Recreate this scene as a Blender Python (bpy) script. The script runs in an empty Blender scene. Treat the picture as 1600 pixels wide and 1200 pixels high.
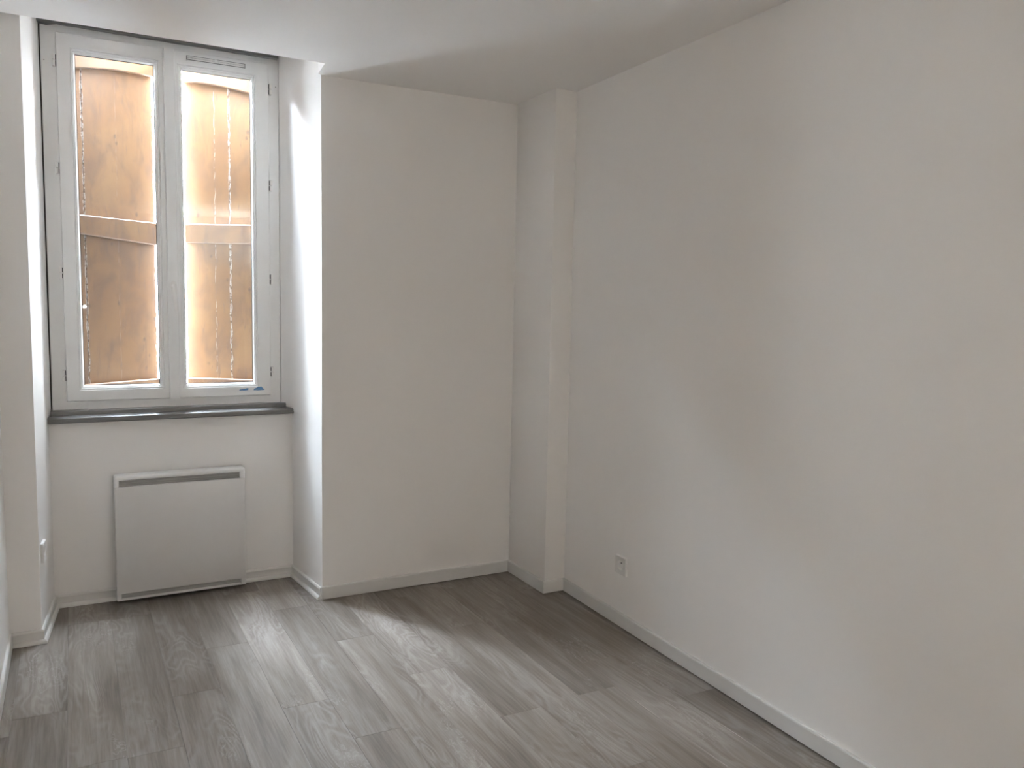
import bpy, bmesh, math, random
from mathutils import Vector, Matrix
random.seed(7)
S = bpy.context.scene
COL = S.collection
PI = math.pi

# ------------------------------------------------------------------ camera, world, lights, exposure
F_PX, YAW, PITCH, ROLL, CAM_H = 1284.3, 0.4921, 0.0969, 0.0203, 1.465
def camera():
    cy, sy, cp, sp = math.cos(YAW), math.sin(YAW), math.cos(PITCH), math.sin(PITCH)
    fwd = Vector((sy * cp, cy * cp, -sp)); right = Vector((cy, -sy, 0)); up = right.cross(fwd)
    cr, sr = math.cos(ROLL), math.sin(ROLL)
    r2 = right * cr + up * sr; u2 = up * cr - right * sr
    cd = bpy.data.cameras.new('camera'); co = bpy.data.objects.new('camera', cd); COL.objects.link(co)
    m = Matrix((r2, u2, -fwd)).transposed().to_4x4(); m.translation = (0, 0, CAM_H)
    co.matrix_world = m
    cd.sensor_fit = 'HORIZONTAL'; cd.sensor_width = 36; cd.lens = F_PX * 36 / 1600
    cd.clip_start = 0.01; cd.clip_end = 200
    S.camera = co
camera()

SKY = 268.0
W = bpy.data.worlds.new('sky'); S.world = W; W.use_nodes = True; W.cycles.sampling_method = 'MANUAL'; W.cycles.sample_map_resolution = 512
bg = W.node_tree.nodes['Background']; bg.inputs['Color'].default_value = (0.81, 0.905, 1.04, 1); bg.inputs['Strength'].default_value = SKY

def area(name, loc, rot, sx, sy, power, color=(1, 1, 1), portal=False):
    d = bpy.data.lights.new(name, 'AREA'); d.shape = 'RECTANGLE'; d.size = sx; d.size_y = sy
    d.energy = power; d.color = color
    if portal: d.cycles.is_portal = True
    o = bpy.data.objects.new(name, d); COL.objects.link(o); o.location = loc; o.rotation_euler = rot
    return o
# sky portals: the slit between the two shutters and the open wedge above them (sampling aid for the sky only)
area('sky_portal_slit', (0.48, 4.92, 1.84), (-PI / 2, 0, 0), 0.28, 1.90, 1, portal=True)
area('sky_portal_front', (0.45, 4.92, 2.87), (-PI / 2, 0, 0), 1.1, 0.16, 1, portal=True)
area('sky_portal_top', (0.45, 4.77, 2.955), (0, 0, 0), 1.1, 0.30, 1, portal=True)
# added fill light, unseen, aimed at the ceiling behind the photographer
area('fill_light', (1.75, -1.9, 1.85), (PI, 0, 0), 0.5, 0.5, 46, (1.0, 0.95, 0.89))
# small light by the photographer (it glints in the left pane)
fl = bpy.data.lights.new('hand_lamp', 'POINT'); fl.energy = 1.5; fl.shadow_soft_size = 0.014; fl.color = (1.0, 0.95, 0.88)
flo = bpy.data.objects.new('hand_lamp', fl); COL.objects.link(flo); flo.location = (0.11, 0.0, 1.36)

S.view_settings.view_transform = 'Standard'; S.view_settings.look = 'None'
S.view_settings.exposure = 0.0; S.view_settings.gamma = 1.0; S.view_settings.use_curve_mapping = False
S.cycles.use_denoising = True; S.cycles.use_adaptive_sampling = False; S.cycles.denoising_prefilter = 'ACCURATE'; S.cycles.max_bounces = 16; S.cycles.diffuse_bounces = 10; S.cycles.glossy_bounces = 4
S.cycles.transparent_max_bounces = 16; S.cycles.sample_clamp_indirect = 0.0
S.cycles.caustics_reflective = False; S.cycles.caustics_refractive = False

# ------------------------------------------------------------------ materials
def mat(name):
    m = bpy.data.materials.new(name); m.use_nodes = True
    nt = m.node_tree; b = nt.nodes['Principled BSDF']
    return m, nt, b
def N(nt, t, **kw):
    n = nt.nodes.new(t)
    for k, v in kw.items(): setattr(n, k, v)
    return n
def ramp(nt, stops):
    r = N(nt, 'ShaderNodeValToRGB'); e = r.color_ramp.elements
    while len(e) < len(stops): e.new(0.5)
    for el, (p, c) in zip(e, stops):
        el.position = p; el.color = (*c, 1) if len(c) == 3 else c
    return r
def mixc(nt, a, b, fac, mode='MIX'):
    m = N(nt, 'ShaderNodeMix', data_type='RGBA', blend_type=mode)
    for sock, v in ((m.inputs[0], fac), (m.inputs[6], a), (m.inputs[7], b)):
        if hasattr(v, 'is_output'): nt.links.new(v, sock)
        else: sock.default_value = v if not isinstance(v, tuple) else (*v, 1)
    return m.outputs[2]
def math_(nt, op, a, b=None, c=None, clamp=False):
    m = N(nt, 'ShaderNodeMath', operation=op, use_clamp=clamp)
    for i, v in enumerate((a, b, c)):
        if v is None: continue
        if hasattr(v, 'is_output'): nt.links.new(v, m.inputs[i])
        else: m.inputs[i].default_value = v
    return m.outputs[0]
def noise(nt, vec, scale, detail=3, rough=0.5, dist=0.0):
    n = N(nt, 'ShaderNodeTexNoise'); n.inputs['Scale'].default_value = scale; n.inputs['Detail'].default_value = detail
    n.inputs['Roughness'].default_value = rough; n.inputs['Distortion'].default_value = dist
    if vec is not None: nt.links.new(vec, n.inputs['Vector'])
    return n.outputs['Fac']
def mapping(nt, vec, scale=(1, 1, 1), loc=(0, 0, 0)):
    m = N(nt, 'ShaderNodeMapping'); m.inputs['Scale'].default_value = scale; m.inputs['Location'].default_value = loc
    nt.links.new(vec, m.inputs['Vector']); return m.outputs[0]
def bump(nt, b, h, strength, dist):
    n = N(nt, 'ShaderNodeBump'); n.inputs['Strength'].default_value = strength; n.inputs['Distance'].default_value = dist
    nt.links.new(h, n.inputs['Height']); nt.links.new(n.outputs[0], b.inputs['Normal'])

def paint(name, col, rough=0.6, bs=0.15, var=0.03):
    m, nt, b = mat(name)
    tc = N(nt, 'ShaderNodeTexCoord')
    n1 = noise(nt, tc.outputs['Object'], 1.3, 4)
    lo = tuple(c * (1 - var) for c in col)
    nt.links.new(mixc(nt, lo, col, n1), b.inputs['Base Color'])
    b.inputs['Roughness'].default_value = rough
    n2 = noise(nt, tc.outputs['Object'], 260, 3)
    n3 = noise(nt, tc.outputs['Object'], 9, 3)
    h = math_(nt, 'ADD', math_(nt, 'MULTIPLY', n2, 0.25), n3)
    bump(nt, b, h, bs, 0.002)
    return m
def plain(name, col, rough=0.4, metal=0.0):
    m, nt, b = mat(name)
    tc = N(nt, 'ShaderNodeTexCoord')
    n1 = noise(nt, tc.outputs['Object'], 14, 3)
    nt.links.new(mixc(nt, tuple(c * 0.95 for c in col), col, n1), b.inputs['Base Color'])
    b.inputs['Roughness'].default_value = rough; b.inputs['Metallic'].default_value = metal
    return m
M_WALL = paint('white wall paint', (0.845, 0.832, 0.815), 0.65)
M_CEIL = paint('white ceiling paint', (0.845, 0.832, 0.815), 0.75)
M_SKIRT = paint('white skirting paint', (0.68, 0.675, 0.66), 0.35, 0.08)
M_SKIRT2 = paint('old skirting gloss paint', (0.72, 0.71, 0.69), 0.35, 0.35)
M_PVC = plain('white pvc', (0.80, 0.80, 0.79), 0.30)
M_GREY = plain('grey gloss paint', (0.175, 0.170, 0.166), 0.28)
M_ENAMEL = plain('white enamelled steel', (0.70, 0.69, 0.68), 0.32)
M_ENAMEL_TOPLIT = plain('toplit white enamel', (0.86, 0.86, 0.855), 0.28)  # same heater enamel, lightened for the light its top catches
M_GRILLE = plain('grey grille', (0.40, 0.395, 0.385), 0.5)
M_DARK = plain('dark gasket', (0.05, 0.05, 0.05), 0.6)
M_METAL = plain('dull aluminium', (0.62, 0.62, 0.62), 0.3, 1.0)
M_PLASTIC = plain('white plastic', (0.80, 0.79, 0.77), 0.3)
M_SOCKET = plain('socket plastic', (0.76, 0.75, 0.735), 0.35)
M_STONE = paint('rough stone render', (0.09, 0.082, 0.075), 0.9, 0.5, 0.2)
M_FACADE = paint('pale facade render', (0.22, 0.215, 0.205), 0.9, 0.3, 0.15)
M_STREET = paint('street asphalt', (0.17, 0.17, 0.17), 0.9, 0.4, 0.2)
M_SUB = plain('dark underlay', (0.03, 0.028, 0.025), 0.9)

def tape_mat():
    m, nt, b = mat('blue film remnant')
    tc = N(nt, 'ShaderNodeTexCoord')
    n = noise(nt, mapping(nt, tc.outputs['Object'], (40, 1, 220)), 1.0, 3)
    r = ramp(nt, [(0.35, (0.07, 0.19, 0.40)), (0.55, (0.10, 0.27, 0.52)), (0.72, (0.25, 0.33, 0.40))])
    nt.links.new(n, r.inputs[0]); nt.links.new(r.outputs[0], b.inputs['Base Color'])
    b.inputs['Roughness'].default_value = 0.35
    return m
M_TAPE = tape_mat()

def glass_mat():
    m = bpy.data.materials.new('window glass'); m.use_nodes = True; nt = m.node_tree
    for n in list(nt.nodes): nt.nodes.remove(n)
    o = N(nt, 'ShaderNodeOutputMaterial'); t = N(nt, 'ShaderNodeBsdfTransparent'); g = N(nt, 'ShaderNodeBsdfGlossy')
    t.inputs[0].default_value = (0.95, 0.96, 0.955, 1); g.inputs['Roughness'].default_value = 0.015
    lw = N(nt, 'ShaderNodeLayerWeight'); lw.inputs[0].default_value = 0.5
    fac = math_(nt, 'MULTIPLY_ADD', math_(nt, 'POWER', lw.outputs['Facing'], 5.0), 0.9, 0.04)
    mx = N(nt, 'ShaderNodeMixShader'); nt.links.new(fac, mx.inputs[0])
    nt.links.new(t.outputs[0], mx.inputs[1]); nt.links.new(g.outputs[0], mx.inputs[2]); nt.links.new(mx.outputs[0], o.inputs[0])
    return m
M_GLASS = glass_mat()

def plank_mat():
    m, nt, b = mat('grey oak plank')
    tc = N(nt, 'ShaderNodeTexCoord'); oi = N(nt, 'ShaderNodeObjectInfo')
    rnd = oi.outputs['Random']
    cx = N(nt, 'ShaderNodeCombineXYZ')
    nt.links.new(math_(nt, 'MULTIPLY', rnd, 37.0), cx.inputs[0]); nt.links.new(math_(nt, 'MULTIPLY', rnd, 91.0), cx.inputs[1])
    nt.links.new(math_(nt, 'MULTIPLY', rnd, 13.0), cx.inputs[2])
    def shifted(scale):
        v = N(nt, 'ShaderNodeVectorMath', operation='ADD')
        nt.links.new(mapping(nt, tc.outputs['Object'], scale), v.inputs[0]); nt.links.new(cx.outputs[0], v.inputs[1])
        return v.outputs[0]
    # broad lengthwise bands
    broad = noise(nt, shifted((14, 1.1, 1)), 1.0, 3, 0.55, 0.4)
    # fine streaks
    fine = noise(nt, shifted((120, 5, 1)), 1.0, 5, 0.6, 0.3)
    # cathedral figure: contour lines of a stretched noise field
    fld = noise(nt, shifted((7.0, 1.5, 1)), 1.0, 2, 0.45, 0.8)
    wig = noise(nt, shifted((60, 22, 1)), 1.0, 3, 0.5)
    ph = math_(nt, 'ADD', math_(nt, 'MULTIPLY', fld, 90.0), math_(nt, 'MULTIPLY', wig, 3.0))
    rings = math_(nt, 'MULTIPLY_ADD', math_(nt, 'SINE', ph), 0.5, 0.5)
    rings = math_(nt, 'POWER', rings, 1.6)
    mask = noise(nt, shifted((5, 1.3, 3)), 1.0, 2)
    mr = ramp(nt, [(0.45, (0, 0, 0)), (0.62, (1, 1, 1))]); nt.links.new(mask, mr.inputs[0])
    r1 = ramp(nt, [(0.28, (0.122, 0.100, 0.081)), (0.46, (0.207, 0.178, 0.152)), (0.60, (0.274, 0.242, 0.213)), (0.75, (0.345, 0.317, 0.290))])
    nt.links.new(math_(nt, 'ADD', math_(nt, 'MULTIPLY', broad, 0.7), math_(nt, 'MULTIPLY', fine, 0.3)), r1.inputs[0])
    c = r1.outputs[0]
    fr = ramp(nt, [(0.40, (0.88, 0.87, 0.86)), (0.6, (1.06, 1.06, 1.06))]); nt.links.new(fine, fr.inputs[0])
    c = mixc(nt, c, fr.outputs[0], 0.55, 'MULTIPLY')
    c = mixc(nt, c, (0.43, 0.405, 0.385), math_(nt, 'MULTIPLY', math_(nt, 'MULTIPLY', rings, mr.outputs[0]), 0.34))
    # pale squiggles
    sq = noise(nt, shifted((38, 14, 5)), 1.0, 2, 0.5, 1.2)
    sq = math_(nt, 'SUBTRACT', 1.0, math_(nt, 'MULTIPLY', math_(nt, 'ABSOLUTE', math_(nt, 'SUBTRACT', sq, 0.5)), 28.0), clamp=True)
    mk2 = noise(nt, shifted((9, 2.2, 8)), 1.0, 2)
    m2 = ramp(nt, [(0.56, (0, 0, 0)), (0.66, (1, 1, 1))]); nt.links.new(mk2, m2.inputs[0])
    c = mixc(nt, c, (0.52, 0.50, 0.48), math_(nt, 'MULTIPLY', math_(nt, 'MULTIPLY', sq, m2.outputs[0]), 0.34))
    tone = N(nt, 'ShaderNodeHueSaturation'); nt.links.new(c, tone.inputs['Color'])
    nt.links.new(math_(nt, 'MULTIPLY_ADD', rnd, 0.22, 0.89), tone.inputs['Value'])
    nt.links.new(tone.outputs[0], b.inputs['Base Color'])
    rr = math_(nt, 'MULTIPLY_ADD', fine, 0.15, 0.34); nt.links.new(rr, b.inputs['Roughness'])
    bump(nt, b, math_(nt, 'ADD', fine, math_(nt, 'MULTIPLY', rings, 0.3)), 0.12, 0.0008)
    return m
M_PLANK = plank_mat()

def shutter_mat(name, crack_x=None, seed=0.0):
    """Old ochre gloss paint on wood: grain, grime, chips; crack_x lists local x of splits with pale flecks."""
    m, nt, b = mat(name)
    tc = N(nt, 'ShaderNodeTexCoord'); v = mapping(nt, tc.outputs['Object'], (1, 1, 1), (seed, seed * 2.3, seed * 1.7))
    sep = N(nt, 'ShaderNodeSeparateXYZ'); nt.links.new(tc.outputs['Object'], sep.inputs[0])
    base = noise(nt, v, 3.2, 4, 0.55)
    r = ramp(nt, [(0.30, (0.225, 0.118, 0.055)), (0.52, (0.275, 0.152, 0.069)), (0.72, (0.305, 0.176, 0.084))])
    nt.links.new(base, r.inputs[0]); c = r.outputs[0]
    # grime clouds
    g = noise(nt, mapping(nt, tc.outputs['Object'], (9, 9, 5), (seed, 0, 0)), 1.0, 6, 0.68, 0.6)
    gr = ramp(nt, [(0.44, (0, 0, 0)), (0.64, (1, 1, 1))]); nt.links.new(g, gr.inputs[0])
    c = mixc(nt, c, (0.15, 0.085, 0.058), math_(nt, 'MULTIPLY', gr.outputs[0], 0.62))
    # short dark scratches along the grain
    sc = noise(nt, mapping(nt, tc.outputs['Object'], (55, 55, 9), (seed, 3, 0)), 1.0, 3, 0.6)
    sr = ramp(nt, [(0.61, (0, 0, 0)), (0.68, (1, 1, 1))]); nt.links.new(sc, sr.inputs[0])
    c = mixc(nt, c, (0.17, 0.10, 0.07), math_(nt, 'MULTIPLY', sr.outputs[0], 0.75))
    # dark spots and knots
    kn = N(nt, 'ShaderNodeTexVoronoi'); kn.inputs['Scale'].default_value = 1.0
    nt.links.new(mapping(nt, tc.outputs['Object'], (11, 11, 7), (seed * 3, 0, seed)), kn.inputs['Vector'])
    kr = ramp(nt, [(0.05, (1, 1, 1)), (0.11, (0, 0, 0))]); nt.links.new(kn.outputs['Distance'], kr.inputs[0])
    c = mixc(nt, c, (0.10, 0.06, 0.045), math_(nt, 'MULTIPLY', kr.outputs[0], 0.7))
    # long drips and scuffs
    dr = noise(nt, mapping(nt, tc.outputs['Object'], (26, 26, 2.2), (seed, 5, 2)), 1.0, 5, 0.7, 0.4)
    drr = ramp(nt, [(0.58, (0, 0, 0)), (0.70, (1, 1, 1))]); nt.links.new(dr, drr.inputs[0])
    c = mixc(nt, c, (0.15, 0.088, 0.062), math_(nt, 'MULTIPLY', drr.outputs[0], 0.6))
    for i, (x0, strength) in enumerate(crack_x or []):
        wob = math_(nt, 'MULTIPLY', math_(nt, 'SUBTRACT', noise(nt, mapping(nt, tc.outputs['Object'], (0, 0, 14), (seed + i * 3, 0, 0)), 1.0, 3), 0.5), 0.020)
        d = math_(nt, 'ABSOLUTE', math_(nt, 'SUBTRACT', math_(nt, 'SUBTRACT', sep.outputs[0], x0), wob))
        halo = math_(nt, 'SUBTRACT', 1.0, math_(nt, 'MULTIPLY', d, 60.0), clamp=True)
        hn = noise(nt, mapping(nt, tc.outputs['Object'], (60, 60, 18), (seed + i, 0, 0)), 1.0, 4, 0.7)
        hm = ramp(nt, [(0.46, (0, 0, 0)), (0.60, (1, 1, 1))]); nt.links.new(hn, hm.inputs[0])
        c = mixc(nt, c, (0.20, 0.12, 0.085), math_(nt, 'MULTIPLY', math_(nt, 'MULTIPLY', halo, hm.outputs[0]), 0.9 * strength))
        line = math_(nt, 'SUBTRACT', 1.0, math_(nt, 'MULTIPLY', d, 420.0), clamp=True)
        fn = noise(nt, mapping(nt, tc.outputs['Object'], (30, 30, 34), (seed + i * 5, 0, 9)), 1.0, 3, 0.7)
        fm = ramp(nt, [(0.44, (0, 0, 0)), (0.54, (1, 1, 1))]); nt.links.new(fn, fm.inputs[0])
        c = mixc(nt, c, (0.06, 0.04, 0.03), math_(nt, 'MULTIPLY', line, 0.8 * strength))
        line2 = math_(nt, 'SUBTRACT', 1.0, math_(nt, 'MULTIPLY', d, 300.0), clamp=True)
        c = mixc(nt, c, (0.80, 0.76, 0.72), math_(nt, 'MULTIPLY', math_(nt, 'MULTIPLY', line2, fm.outputs[0]), strength))
    nt.links.new(c, b.inputs['Base Color'])
    b.inputs['Roughness'].default_value = 0.42
    bump(nt, b, noise(nt, mapping(nt, tc.outputs['Object'], (12, 12, 2.5)), 1.0, 2), 0.12, 0.002)
    return m

# ------------------------------------------------------------------ mesh helpers
def link(name, bm, m, parent=None, smooth=False, bevel=0.0, seg=2, auto=None):
    bmesh.ops.recalc_face_normals(bm, faces=bm.faces)
    if bevel:
        es = [e for e in bm.edges if len(e.link_faces) == 2 and e.calc_face_angle(0) > 0.5]
        bmesh.ops.bevel(bm, geom=es, offset=bevel, segments=seg, affect='EDGES', clamp_overlap=True, profile=0.5)
    me = bpy.data.meshes.new(name); bm.to_mesh(me); bm.free()
    me.materials.append(m)
    if smooth or bevel:
        for p in me.polygons: p.use_smooth = True
        try: me.set_sharp_from_angle(angle=math.radians(auto or 35))
        except Exception: pass
    o = bpy.data.objects.new(name, me); COL.objects.link(o)
    if parent: o.parent = parent
    return o
def add_box(bm, x0, x1, y0, y1, z0, z1, M=None):
    vs = [bm.verts.new((x, y, z)) for z in (z0, z1) for y in (y0, y1) for x in (x0, x1)]
    for f in ((0, 2, 3, 1), (4, 5, 7, 6), (0, 1, 5, 4), (2, 6, 7, 3), (0, 4, 6, 2), (1, 3, 7, 5)):
        bm.faces.new([vs[i] for i in f])
    if M: bmesh.ops.transform(bm, matrix=M, verts=vs)
    return vs
def box(name, x0, x1, y0, y1, z0, z1, m, parent=None, bevel=0.0, seg=2):
    bm = bmesh.new(); add_box(bm, x0, x1, y0, y1, z0, z1); return link(name, bm, m, parent, bevel=bevel, seg=seg)
def add_prism(bm, pts, z0, z1):
    """vertical prism over a plan polygon; z1 may be a function of (x, y)"""
    zf = z1 if callable(z1) else (lambda x, y: z1)
    a = [bm.verts.new((x, y, z0)) for x, y in pts]; t = [bm.verts.new((x, y, zf(x, y))) for x, y in pts]
    n = len(pts); bm.faces.new(a[::-1]); bm.faces.new(t)
    for i in range(n): bm.faces.new((a[i], a[(i + 1) % n], t[(i + 1) % n], t[i]))
def add_profile_y(bm, pts, y0, y1):
    """prism of an x-z polygon along y"""
    a = [bm.verts.new((x, y0, z)) for x, z in pts]; t = [bm.verts.new((x, y1, z)) for x, z in pts]
    n = len(pts); bm.faces.new(a); bm.faces.new(t[::-1])
    for i in range(n): bm.faces.new((a[i], t[i], t[(i + 1) % n], a[(i + 1) % n]))
def add_cyl(bm, p0, p1, r0, r1=None, n=20):
    r1 = r0 if r1 is None else r1
    p0, p1 = Vector(p0), Vector(p1); ax = (p1 - p0).normalized()
    u = ax.orthogonal().normalized(); w = ax.cross(u)
    A = [bm.verts.new(p0 + (u * math.cos(2 * PI * i / n) + w * math.sin(2 * PI * i / n)) * r0) for i in range(n)]
    B = [bm.verts.new(p1 + (u * math.cos(2 * PI * i / n) + w * math.sin(2 * PI * i / n)) * r1) for i in range(n)]
    bm.faces.new(A[::-1]); bm.faces.new(B)
    for i in range(n): bm.faces.new((A[i], A[(i + 1) % n], B[(i + 1) % n], B[i]))
def add_rings(bm, rings, close_first=False, close_last=False):
    """rings: list of lists of points (same length); quads between successive rings"""
    R = [[bm.verts.new(p) for p in r] for r in rings]; n = len(R[0])
    for a, b in zip(R, R[1:]):
        for i in range(n): bm.faces.new((a[i], a[(i + 1) % n], b[(i + 1) % n], b[i]))
    if close_first: bm.faces.new(R[0])
    if close_last: bm.faces.new(R[-1][::-1])
def rect(x0, x1, z0, z1, y): return [(x0, y, z0), (x1, y, z0), (x1, y, z1), (x0, y, z1)]
def inset(r, d): return (r[0] - d, r[1] + d, r[2] - d, r[3] + d)        # grows a rect (x0,x1,z0,z1) by d
def structure(o): o['kind'] = 'structure'; return o
def empty(name, loc=(0, 0, 0), parent=None):
    o = bpy.data.objects.new(name, None); COL.objects.link(o); o.location = loc; o.empty_display_size = 0.1
    if parent: o.parent = parent
    return o
def tag(o, label, cat, group=None):
    o['label'] = label; o['category'] = cat
    if group: o['group'] = group
    return o

# ------------------------------------------------------------------ room shell
XL, YF, YB, YBACK, HC = -0.265, 3.883, 4.306, -2.6, 2.5
X1, X2, Y3, XR, KR = 1.048, 2.083, 3.495, 2.201, 0.0298
XLR, XBL, XBR = -0.148, -0.107, 1.006        # left reveal front x, recess back left x, back right x
xr = lambda y: XR + KR * (y - Y3)
CREASE, SLOPE = 3.684, 0.299
soffit = lambda y: HC + max(0.0, y - CREASE) * SLOPE
TOP = 2.80

# walls
bm = bmesh.new(); add_box(bm, XL - 0.2, XL, YBACK - 0.2, YF + 0.06, 0, TOP); structure(link('wall_left', bm, M_WALL))
bm = bmesh.new(); add_box(bm, XL, 2.4, YBACK - 0.2, YBACK, 0, TOP); structure(link('wall_back', bm, M_WALL))
bm = bmesh.new(); add_prism(bm, [(xr(YBACK), YBACK), (xr(3.95) + 0.25, YBACK), (xr(3.95) + 0.25, 3.95), (xr(3.95), 3.95)], 0, TOP); structure(link('wall_right', bm, M_WALL))
bm = bmesh.new(); add_prism(bm, [(X2, YF + 0.01), (X2, Y3), (XR + 0.02, Y3), (XR + 0.02, YF + 0.01)], 0, HC + 0.02); structure(link('wall_corner', bm, M_WALL, bevel=0.003))
# front wall with the right-hand reveal of the recess (its upper part rounds in towards the window)
bm = bmesh.new()
add_prism(bm, [(X1, YF), (2.42, YF), (2.42, 4.42), (XBR - 0.012, 4.42), (XBR, YB)], 0, 0.89)
add_prism(bm, [(X1, YF), (2.42, YF), (2.42, 4.42), (0.955, 4.42), (0.962, 4.352), (0.978, 4.330), (0.993, 4.298), (1.004, 4.255), (1.014, 4.19)], 0.89, TOP)
structure(link('wall_front', bm, M_WALL, smooth=True, auto=24))
bm = bmesh.new()
add_prism(bm, [(XL - 0.2, YF), (XLR, YF), (XBL, YB), (-0.098, 4.35), (-0.098, 4.42), (XL - 0.2, 4.42)], 0, TOP)
structure(link('wall_front_left', bm, M_WALL, smooth=True, auto=24))
bm = bmesh.new(); add_box(bm, XBL - 0.02, XBR + 0.02, YB, 4.44, 0, 0.885); structure(link('wall_recess', bm, M_WALL))

# ceiling: flat over the room, sloping up into the recess, with the little cut corner above the reveal
bm = bmesh.new()
T0, T1 = (1.012, CREASE), (1.029, 3.864)
V = lambda x, y, z: bm.verts.new((x, y, z))
far = [(1.048, YF), (1.03, 4.13), (0.98, 4.40)]
a = [V(XL - .05, YBACK - .05, HC), V(2.42, YBACK - .05, HC), V(2.42, 3.95, HC), V(1.06, 3.95, HC), V(X1 + .002, YF, HC), V(*T1, HC), V(*T0, HC), V(XL - .05, CREASE, HC)]
bm.faces.new(a)
s_in = [V(1.012, CREASE, HC), V(1.029, 3.864, soffit(3.864)), V(1.07, YF, soffit(YF)), V(1.06, 4.40, soffit(4.40)), V(-0.25, 4.40, soffit(4.40)), V(XL - .05, YF, soffit(YF)), V(XL - .05, CREASE, HC)]
bm.faces.new(s_in)
b0 = [V(*T0, HC), V(*T1, HC), V(X1 + .002, YF, HC), V(1.07, YF, soffit(YF)), V(1.029, 3.864, soffit(3.864))]
bm.faces.new((b0[0], b0[1], b0[4])); bm.faces.new((b0[1], b0[2], b0[3], b0[4]))
add_box(bm, XL - 0.2, 2.5, YBACK - 0.2, 4.42, TOP, TOP + 0.1)
structure(link('ceiling', bm, M_CEIL))

# floor: dark underlay and planks
fl_o = structure(box('floor', XL - 0.2, 2.5, YBACK - 0.2, 4.42, -0.08, -0.006, M_SUB))
PWD, PLEN = 0.170, 1.275
joints = {-2: 3.19, -1: 2.77, 0: 4.035, 1: 3.135, 2: 3.52, 3: 2.87, 4: 3.837, 5: 3.368, 6: 2.93, 7: 3.752, 8: 3.29, 9: 2.495, 10: 2.725, 11: 2.31, 12: 3.45}
def plank(x0, x1, y0, y1):
    cx, cy = (x0 + x1) / 2, (y0 + y1) / 2; hx, hy = (x1 - x0) / 2 - 0.0002, (y1 - y0) / 2 - 0.0003; bv = 0.0006
    bm = bmesh.new()
    rc = lambda d, z: [(-hx + d, -hy + d, z), (hx - d, -hy + d, z), (hx - d, hy - d, z), (-hx + d, hy - d, z)]
    add_rings(bm, [rc(0, -0.006), rc(0, -bv), rc(bv, 0.0)], True, True)
    o = link('plank', bm, M_PLANK, fl_o); o.location = (cx, cy, 0)
for k in range(-3, 14):
    x0 = 0.118 + PWD * k; x1 = x0 + PWD
    x0c, x1c = max(x0, XL - 0.1), min(x1, 2.32)
    if x1c - x0c < 0.01: continue
    j = joints.get(k, 3.0 + 0.4 * k % PLEN)
    ymax = 4.32 if (x0 > -0.3 and x1 < 1.16) else 3.90
    ys = [j + PLEN * n for n in range(-8, 4)]
    cuts = [YBACK - 0.05] + [y for y in ys if YBACK + 0.05 < y < ymax - 0.02] + [ymax]
    for y0, y1 in zip(cuts, cuts[1:]): plank(x0c, x1c, y0, y1)

# skirtings
def sweep(name, path, prof, m, ext=((0, 0), (0, 0)), smooth=False):
    """sweep (depth, z) profile along plan path; interior is on the left of the travel direction; corners mitred; one object per segment"""
    n = len(path); dirs = [(Vector(path[i + 1]) - Vector(path[i])).normalized() for i in range(n - 1)]
    nor = [Vector((-d.y, d.x)) for d in dirs]
    off = []
    for i in range(n):
        if i == 0: off.append(nor[0])
        elif i == n - 1: off.append(nor[-1])
        else:
            b = (nor[i - 1] + nor[i]); off.append(b / (b.dot(nor[i])))
    out = []
    for i in range(n - 1):
        bm = bmesh.new()
        rings = [[(path[k][0] + off[k].x * d, path[k][1] + off[k].y * d, z) for d, z in prof] for k in (i, i + 1)]
        add_rings(bm, rings, True, True)
        nm = name[i]
        o = structure(link(nm, bm, m, smooth=smooth, auto=30)); out.append(o)
    return out
FLAT = [(0, 0.006), (0.012, 0.006), (0.012, 0.062), (0.0105, 0.0665), (0.008, 0.068), (0, 0.068)]
OLD = [(0, 0), (0.021, 0), (0.0215, 0.006), (0.0195, 0.012), (0.015, 0.0165), (0.0095, 0.018), (0.009, 0.047), (0.0105, 0.050), (0.0095, 0.055), (0.006, 0.059), (0, 0.060)]
# travel with the room on the left: right wall towards the window, pillar, front wall
sweep(['baseboard_right', 'baseboard_corner_front', 'baseboard_corner_side', 'baseboard_front'],
      [(xr(YBACK), YBACK), (xr(Y3), Y3), (X2, Y3), (X2, YF), (X1 - 0.004, YF)], FLAT, M_SKIRT)
sweep(['baseboard_recess_right', 'baseboard_recess', 'baseboard_recess_left', 'baseboard_front_left'],
      [(X1 - 0.001, YF + 0.006), (XBR, YB), (XBL, YB), (XLR, YF), (XL, YF)], OLD, M_SKIRT2, smooth=True)
sweep(['baseboard_left'], [(XL, YF - 0.022), (XL, YBACK)], FLAT, M_SKIRT)

# ------------------------------------------------------------------ outside: wall thickness, outer sill, street, house across
YO0, YO1 = 4.42, 4.65
structure(box('wall_outer_left', -1.5, -0.062, YO0, YO1, -1.2, 4.2, M_STONE))
structure(box('wall_outer_right', 0.962, 3.2, YO0, YO1, -1.2, 4.2, M_STONE))
structure(box('wall_outer_sill', -0.062, 0.962, YO0, YO1 + 0.02, -1.2, 0.90, M_STONE))
arch = [(-0.062 + 1.024 * i / 14, 2.865 + 0.06 * (1 - ((i - 7) / 7) ** 2)) for i in range(15)]
bm = bmesh.new(); add_profile_y(bm, arch + [(0.962, 4.2), (-0.062, 4.2)], YO0, YO1)
structure(link('wall_outer_lintel', bm, M_STONE))
structure(box('street_ground', -20, 20, 4.65, 9.6, -1.4, -1.2, M_STREET))
structure(box('facade_opposite', -20, 0.7, 9.6, 10.0, -1.4, 6.6, M_FACADE))
structure(box('facade_opposite_raised', 0.7, 20, 9.6, 10.0, -1.4, 13.0, M_FACADE))  # unseen block, raised to keep sky light off the left reveal

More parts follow.
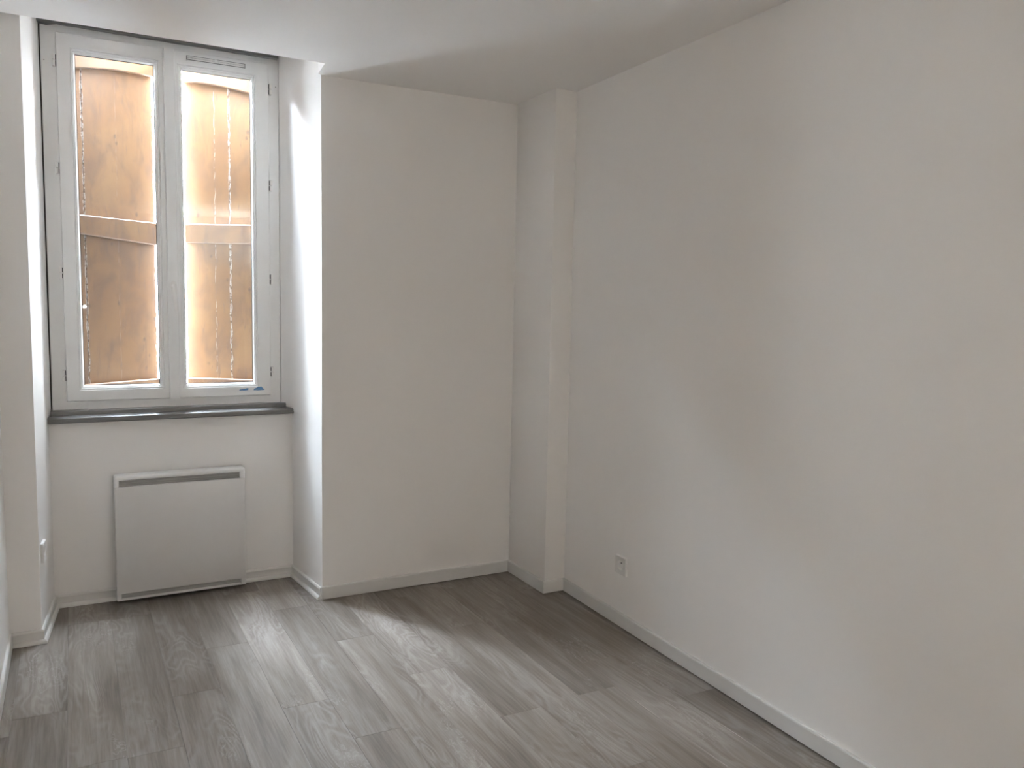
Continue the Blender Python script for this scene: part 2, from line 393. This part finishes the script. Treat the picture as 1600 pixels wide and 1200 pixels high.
# ------------------------------------------------------------------ window
win = structure(empty('window_1', (0.435, 4.36, 0.92)))
def wpart(name, bm, m, parent=win, **kw):
    o = link(name, bm, m, parent, **kw)
    if parent is win: o.matrix_parent_inverse = Matrix.Translation(-Vector((0.435, 4.36, 0.92)))
    return o
FR = (-0.092, 0.960, 0.925, 2.690)            # fixed frame outer
SL, SR = (-0.031, 0.418, 0.968, 2.640), (0.460, 0.906, 0.968, 2.640)
GL, GR = (0.044, 0.375, 1.040, 2.558), (0.497, 0.820, 1.036, 2.556)
FI = (-0.020, 0.895, 0.980, 2.630)
bm = bmesh.new()
R_ = lambda r, y: rect(*r, y)
add_rings(bm, [R_(FR, 4.42), R_(FR, 4.366), R_(inset(FR, -0.003), 4.362), R_(inset(FI, 0.002), 4.362), R_(FI, 4.364), R_(FI, 4.42)])
wpart('frame', bm, M_PVC)
for (So, Gl) in ((SL, GL), (SR, GR)):
    bm = bmesh.new(); s2 = inset(Gl, 0.019)
    add_rings(bm, [R_(So, 4.40), R_(So, 4.350), R_(inset(So, -0.0015), 4.3465), R_(inset(So, -0.004), 4.345), R_(inset(s2, 0.002), 4.345), R_(s2, 4.347), R_(s2, 4.40)])
    sash = wpart('sash', bm, M_PVC)
    bm = bmesh.new()
    add_rings(bm, [R_(s2, 4.352), R_(inset(Gl, 0.0175), 4.350), R_(inset(Gl, 0.012), 4.3505), R_(inset(Gl, 0.0095), 4.355), R_(inset(Gl, 0.006), 4.3555), R_(inset(Gl, 0.001), 4.366), R_(inset(Gl, 0.0), 4.371)])
    link('glazing_bead', bm, M_PVC, sash)
    bm = bmesh.new(); add_rings(bm, [R_(inset(Gl, 0.001), 4.3705), R_(inset(Gl, -0.0025), 4.3715), R_(inset(Gl, -0.0025), 4.375)]); link('gasket', bm, M_DARK, sash)
    bm = bmesh.new(); add_box(bm, Gl[0] - .004, Gl[1] + .004, 4.3735, 4.3775, Gl[2] - .004, Gl[3] + .004); link('pane', bm, M_GLASS, sash)
# central cover strip
bm = bmesh.new()
pr = [(0.4155, 4.346), (0.4165, 4.339), (0.419, 4.3365), (0.462, 4.3365), (0.4645, 4.339), (0.4655, 4.346), (0.4655, 4.36), (0.4155, 4.36)]
add_prism(bm, pr, 0.9685, 2.639); wpart('cover_strip', bm, M_PVC, smooth=True)
# handle
hx = 0.4415
bm = bmesh.new()
pts = [(hx + 0.0145 * math.cos(a), 1.528 + 0.0145 * math.sin(a)) for a in [PI * i / 10 for i in range(11)]] + \
      [(hx + 0.0145 * math.cos(a), 1.492 + 0.0145 * math.sin(a)) for a in [PI + PI * i / 10 for i in range(11)]]
add_profile_y(bm, pts, 4.328, 4.337)
h = wpart('handle', bm, M_PLASTIC, bevel=0.002)
bm = bmesh.new(); add_cyl(bm, (hx, 4.329, 1.520), (hx, 4.298, 1.520), 0.010, 0.009)
path = [(hx, 4.295, 1.527, .0095, .008), (hx + .001, 4.290, 1.512, .0105, .0085), (hx + .002, 4.289, 1.49, .0105, .0075), (hx + .004, 4.291, 1.46, .0100, .0065), (hx + .006, 4.293, 1.43, .0095, .006), (hx + .0075, 4.294, 1.405, .009, .0055), (hx + .008, 4.294, 1.397, .006, .004)]
add_rings(bm, [[(x + a * math.cos(t), y + b * math.sin(t), z) for t in [2 * PI * i / 14 for i in range(14)]] for x, y, z, a, b in path], True, True)
link('lever', bm, M_PLASTIC, h, smooth=True)
# hinges: white knuckles, dark bars painting the shadow gap next to them
proto = None
for hxx, sgn in ((-0.040, 1), (0.914, -1)):
    for zc in (2.516, 2.040, 1.566, 1.090):
        bm = bmesh.new()
        for z0, z1 in ((zc - 0.027, zc - 0.0012), (zc + 0.0012, zc + 0.027)): add_box(bm, hxx - 0.006, hxx + 0.006, 4.338, 4.362, z0, z1)
        hg = wpart('hinge', bm, M_PLASTIC, bevel=0.0025)
        bm = bmesh.new()
        for z0, z1 in ((zc - 0.024, zc - 0.003), (zc + 0.003, zc + 0.024)): add_box(bm, hxx + sgn * 0.0082 - 0.0016, hxx + sgn * 0.0082 + 0.0016, 4.342, 4.362, z0, z1)
        link('hinge_gap_shade', bm, M_DARK, hg)
# trickle vent on the right-hand sash
bm = bmesh.new(); vx0, vx1, vz0, vz1 = 0.520, 0.793, 2.601, 2.621
add_rings(bm, [rect(vx0, vx1, vz0, vz1, 4.346), rect(vx0, vx1, vz0, vz1, 4.341), rect(vx0 + .002, vx1 - .002, vz0 + .002, vz1 - .002, 4.341), rect(vx0 + .002, vx1 - .002, vz0 + .002, vz1 - .002, 4.345)], False, True)
tv = wpart('trickle_vent', bm, M_GREY)
for z in (2.6065, 2.6155):
    bm = bmesh.new(); add_box(bm, vx0 + .004, vx1 - .004, 4.3395, 4.346, z - 0.0028, z + 0.0028); link('vent_slat', bm, M_PLASTIC, tv)
bm = bmesh.new(); add_box(bm, 0.648, 0.662, 4.338, 4.346, 2.6025, 2.6195); link('vent_clip', bm, M_PLASTIC, tv)
for x, z in ((-0.078, 2.515), (0.944, 2.535)):
    bm = bmesh.new(); add_cyl(bm, (x, 4.361, z), (x, 4.3635, z), 0.0022, n=10); wpart('screw', bm, M_DARK)
# grey painted head strip and sill
bm = bmesh.new(); n = 26
lo = [(-0.106 + 1.058 * i / n, 2.676 - 0.008 * i / n + random.uniform(-.0012, .0012) - (0.009 if i == 1 else 0.004 if i == 0 else 0)) for i in range(n + 1)]
add_profile_y(bm, lo + [(0.952, 2.699), (-0.106, 2.703)], 4.328, 4.37); wpart('head_strip', bm, M_GREY)['label'] = 'dark grey painted strip along the window head'
bm = bmesh.new()
nose = [(4.44, 0.876), (4.268, 0.876), (4.2635, 0.880), (4.2625, 0.890), (4.2635, 0.899), (4.268, 0.9035), (4.276, 0.905), (4.322, 0.9065), (4.326, 0.908), (4.327, 0.928), (4.330, 0.930), (4.44, 0.930)]
def add_yz(bm, pts, x0, x1):
    a = [bm.verts.new((x0, y, z)) for y, z in pts]; t = [bm.verts.new((x1, y, z)) for y, z in pts]; n = len(pts)
    bm.faces.new(a); bm.faces.new(t[::-1])
    for i in range(n): bm.faces.new((a[i], t[i], t[(i + 1) % n], a[(i + 1) % n]))
add_yz(bm, nose[:7] + [(4.335, 0.9065), (4.335, 0.876)], -0.116, 1.0035)
add_yz(bm, [(4.320, 0.90), (4.321, 0.925), (4.324, 0.928), (4.44, 0.928), (4.44, 0.90)], -0.098, 0.976)
wpart('window_sill', bm, M_GREY, smooth=True)['label'] = 'dark grey gloss painted sill with rounded nose'

# blue film remnants stuck on the right sash
def remnant(pts, label):
    cx = sum(p[0] for p in pts) / len(pts); cz = sum(p[1] for p in pts) / len(pts)
    bm = bmesh.new(); add_profile_y(bm, [(x - cx, z - cz) for x, z in pts], -0.0006, 0.0)
    o = link('tape_remnant', bm, M_TAPE); o.location = (cx, 4.3449, cz); tag(o, label, 'tape', 'blue film remnants on the right window sash')
remnant([(0.7455, 0.9965), (0.755, 0.9955), (0.768, 0.996), (0.790, 0.9975), (0.7915, 1.008), (0.781, 1.0075), (0.7795, 1.0045), (0.768, 1.005), (0.758, 1.0035), (0.749, 1.002)], 'narrow strip of torn blue film on lower right window frame')
remnant([(0.8175, 0.9965), (0.838, 0.995), (0.860, 0.9955), (0.873, 0.9965), (0.868, 1.002), (0.861, 1.009), (0.855, 1.0155), (0.848, 1.0125), (0.842, 1.014), (0.833, 1.0085), (0.827, 1.0065), (0.820, 1.004)], 'larger peaked scrap of torn blue film near corner of right window frame')

# ------------------------------------------------------------------ shutters (old ochre boards, ajar, hinged outside the window)
def shutter(hinge, free, widths, cracks, label, sgn, seed, zmid, top, rise):
    hv, fv = Vector((*hinge, 0)), Vector((*free, 0)); d = (fv - hv); L = d.length; d.normalize()
    root = empty('shutter', (hinge[0], hinge[1], 0.92)); ang = math.atan2(d.y, d.x)
    root.rotation_euler = (0, 0, ang)
    tag(root, label, 'shutter', 'ochre shutters outside the window')
    side = -1 if sgn > 0 else 1          # local y of the room side
    th = 0.026
    ztop = lambda u: top - 0.92 + rise * math.sin(min(1, u / L) * PI / 2)
    def slab(name, u0, u1, m, y0, y1, zf0, zf1, bev, n=6):
        bm = bmesh.new(); us = [u0 + (u1 - u0) * i / n for i in range(n + 1)]
        cx, cz = (u0 + u1) / 2, (zf0(u0) + zf1(u0)) / 2
        pts = [(u - cx, zf0(u) - cz) for u in us] + [(u - cx, zf1(u) - cz) for u in reversed(us)]
        add_profile_y(bm, pts, min(y0, y1), max(y0, y1))
        o = link(name, bm, m, root, bevel=bev, seg=1); o.location = (cx, 0, cz); return o
    u = 0.0
    for i, (w, ck) in enumerate(zip(widths, cracks)):
        uu = u + w * L
        m = shutter_mat('ochre shutter paint', [(c * (uu - u) / 2, s) for c, s in ck], seed + i * 4.7)
        slab('board', u + 0.0006, uu - 0.0006, m, 0, side * -th, lambda q: 0.0, ztop, 0.0022)
        u = uu
    mb = shutter_mat('ochre batten paint', [], seed + 31)
    t2 = 0.030
    slab('batten', 0.02, L - 0.012, mb, side * t2, side * 0.0003, lambda q: zmid[0] - 0.92 + (zmid[1] - zmid[0]) * q / L, lambda q: zmid[2] - 0.92, 0.004)
    slab('batten', 0.02, L - 0.012, mb, side * t2, side * 0.0003, lambda q: 2.525 - 0.92 + 0.085 * math.sin(q / L * PI / 2), lambda q: ztop(q) - 0.002, 0.004)
    slab('batten', 0.02, L - 0.012, mb, side * t2, side * 0.0003, lambda q: 0.012, lambda q: 1.024 - 0.92, 0.004)
shutter((-0.055, 4.545), (0.408, 4.850), (0.27, 0.73), ([(0.96, 1.0)], [(-0.985, 0.9), (0.97, 0.8), (-0.1, 0.12)]),
        'ochre painted wooden shutter standing ajar behind the left window pane', 1, 1.3, (1.771, 1.739, 1.857), 2.70, 0.045)
shutter((0.955, 4.610), (0.560, 4.862), (0.46, 0.54), ([(0.97, 1.0), (-0.2, 0.4)], [(-0.98, 1.0), (-0.35, 0.45), (0.985, 0.7)]),
        'ochre painted wooden shutter with split boards behind the right window pane', -1, 5.9, (1.761, 1.761, 1.862), 2.86, 0.05)

# ------------------------------------------------------------------ convector heater
ht = empty('wall_heater', (0.4495, 4.29, 0.02)); tag(ht, 'flat white electric convector heater on the wall under the window', 'heater')
def hp(name, bm, m, **kw):
    o = link(name, bm, m, ht, **kw); o.matrix_parent_inverse = Matrix.Translation(-Vector((0.4495, 4.29, 0.02))); return o
HX0, HX1, HZ0, HZ1, HY0, HY1 = 0.153, 0.746, 0.020, 0.624, 4.206, 4.272
bm = bmesh.new(); add_box(bm, HX0 + .004, HX1 - .004, HY0 + 0.016, HY1, HZ0 + .004, HZ1 - .006); hp('casing', bm, M_ENAMEL, bevel=0.004)
# hood: across the top with short legs at both ends
bm = bmesh.new()
add_box(bm, HX0, HX1, HY0, HY1 + 0.002, 0.600, HZ1)
hp('top_hood', bm, M_ENAMEL_TOPLIT, bevel=0.009, seg=4)
for x0, x1 in ((HX0, HX0 + 0.021), (HX1 - 0.027, HX1)):
    bm = bmesh.new(); add_box(bm, x0, x1, HY0 + 0.0005, HY1, 0.562, 0.612); hp('end_cap', bm, M_ENAMEL_TOPLIT, bevel=0.006, seg=3)
    bm = bmesh.new(); add_box(bm, x0, x1, HY0 + 0.0005, HY1, HZ0, 0.058); hp('end_cap', bm, M_ENAMEL, bevel=0.006, seg=3)
bm = bmesh.new(); add_box(bm, HX0 + 0.001, HX1 - 0.001, HY0 - 0.002, HY1 - 0.01, 0.054, 0.571); hp('front_panel', bm, M_ENAMEL, bevel=0.004)
for z0, z1, nm, nl in ((0.571, 0.601, 'top_grille', 3), (0.031, 0.054, 'bottom_grille', 2)):
    bm = bmesh.new(); add_box(bm, HX0 + .020, HX1 - .026, HY0 + 0.012, HY0 + 0.02, z0 - 0.002, z1 + 0.002); g = hp(nm, bm, M_GRILLE)
    for i in range(nl):
        zz = z0 + (z1 - z0) * (i + 0.5) / nl
        bm = bmesh.new(); add_box(bm, HX0 + .021, HX1 - .027, HY0 + 0.007, HY0 + 0.013, zz - 0.0022, zz + 0.0022); link('louvre', bm, M_GRILLE, g)
bm = bmesh.new(); add_box(bm, HX0 + .012, HX1 - .012, HY0 + 0.002, HY1, HZ0, 0.031); hp('bottom_lip', bm, M_ENAMEL, bevel=0.003)
for x in (0.25, 0.62):
    bm = bmesh.new(); add_box(bm, x, x + 0.03, HY1 - 0.004, YB + 0.001, 0.30, 0.42); hp('bracket', bm, M_ENAMEL)

# ------------------------------------------------------------------ sockets
def socket(loc, rz, label, detail=True):
    r = empty('wall_socket', loc); r.rotation_euler = (0, 0, rz); tag(r, label, 'socket')
    # local: +y out of wall, x along, z up
    n = 40; s = 0.0425
    def sq(hw, rad, y):
        out = []
        for qx, qz, a0 in ((1, 1, 0), (-1, 1, PI / 2), (-1, -1, PI), (1, -1, 1.5 * PI)):
            for i in range(10):
                a = a0 + (PI / 2) * i / 9; out.append((qx * (hw - rad) + rad * math.cos(a), y, qz * (hw - rad) + rad * math.sin(a)))
        return out
    def cr(rad, y):
        out = []
        for qi in range(4):
            for i in range(10):
                a = qi * PI / 2 + (PI / 2) * i / 9 * 0.98; out.append((rad * math.cos(a), y, rad * math.sin(a)))
        return out
    bm = bmesh.new()
    add_rings(bm, [sq(s, .006, 0), sq(s, .006, .0095), sq(s - .0025, .005, .0125), sq(s - .007, .004, .0115), cr(.0215, .0110)])
    link('plate', bm, M_SOCKET, r, smooth=True)
    bm = bmesh.new(); add_rings(bm, [cr(.0215, .0110), cr(.0205, .009), cr(.0200, -.004)], False, True); link('well', bm, M_SOCKET, r, smooth=True)
    bm = bmesh.new(); add_cyl(bm, (0, -0.004, 0.011), (0, 0.008, 0.011), 0.0034, 0.0026, 12); link('earth_pin', bm, M_DARK, r, smooth=True)
    for x in (-0.0095, 0.0095):
        bm = bmesh.new(); add_cyl(bm, (x, -0.0042, -0.004), (x, -0.0034, -0.004), 0.0026, n=12); link('pin_hole', bm, M_DARK, r)
    return r
socket((xr(2.976), 2.976, 0.289), PI / 2 + math.atan(-KR), 'square white power socket low on the right wall')
la = math.atan2(XBL - XLR, YB - YF)
ys_ = 3.965; socket((XLR + (ys_ - YF) * math.tan(la), ys_, 0.372), -PI / 2 - la, 'white power socket seen edge-on on the left side of the window recess')
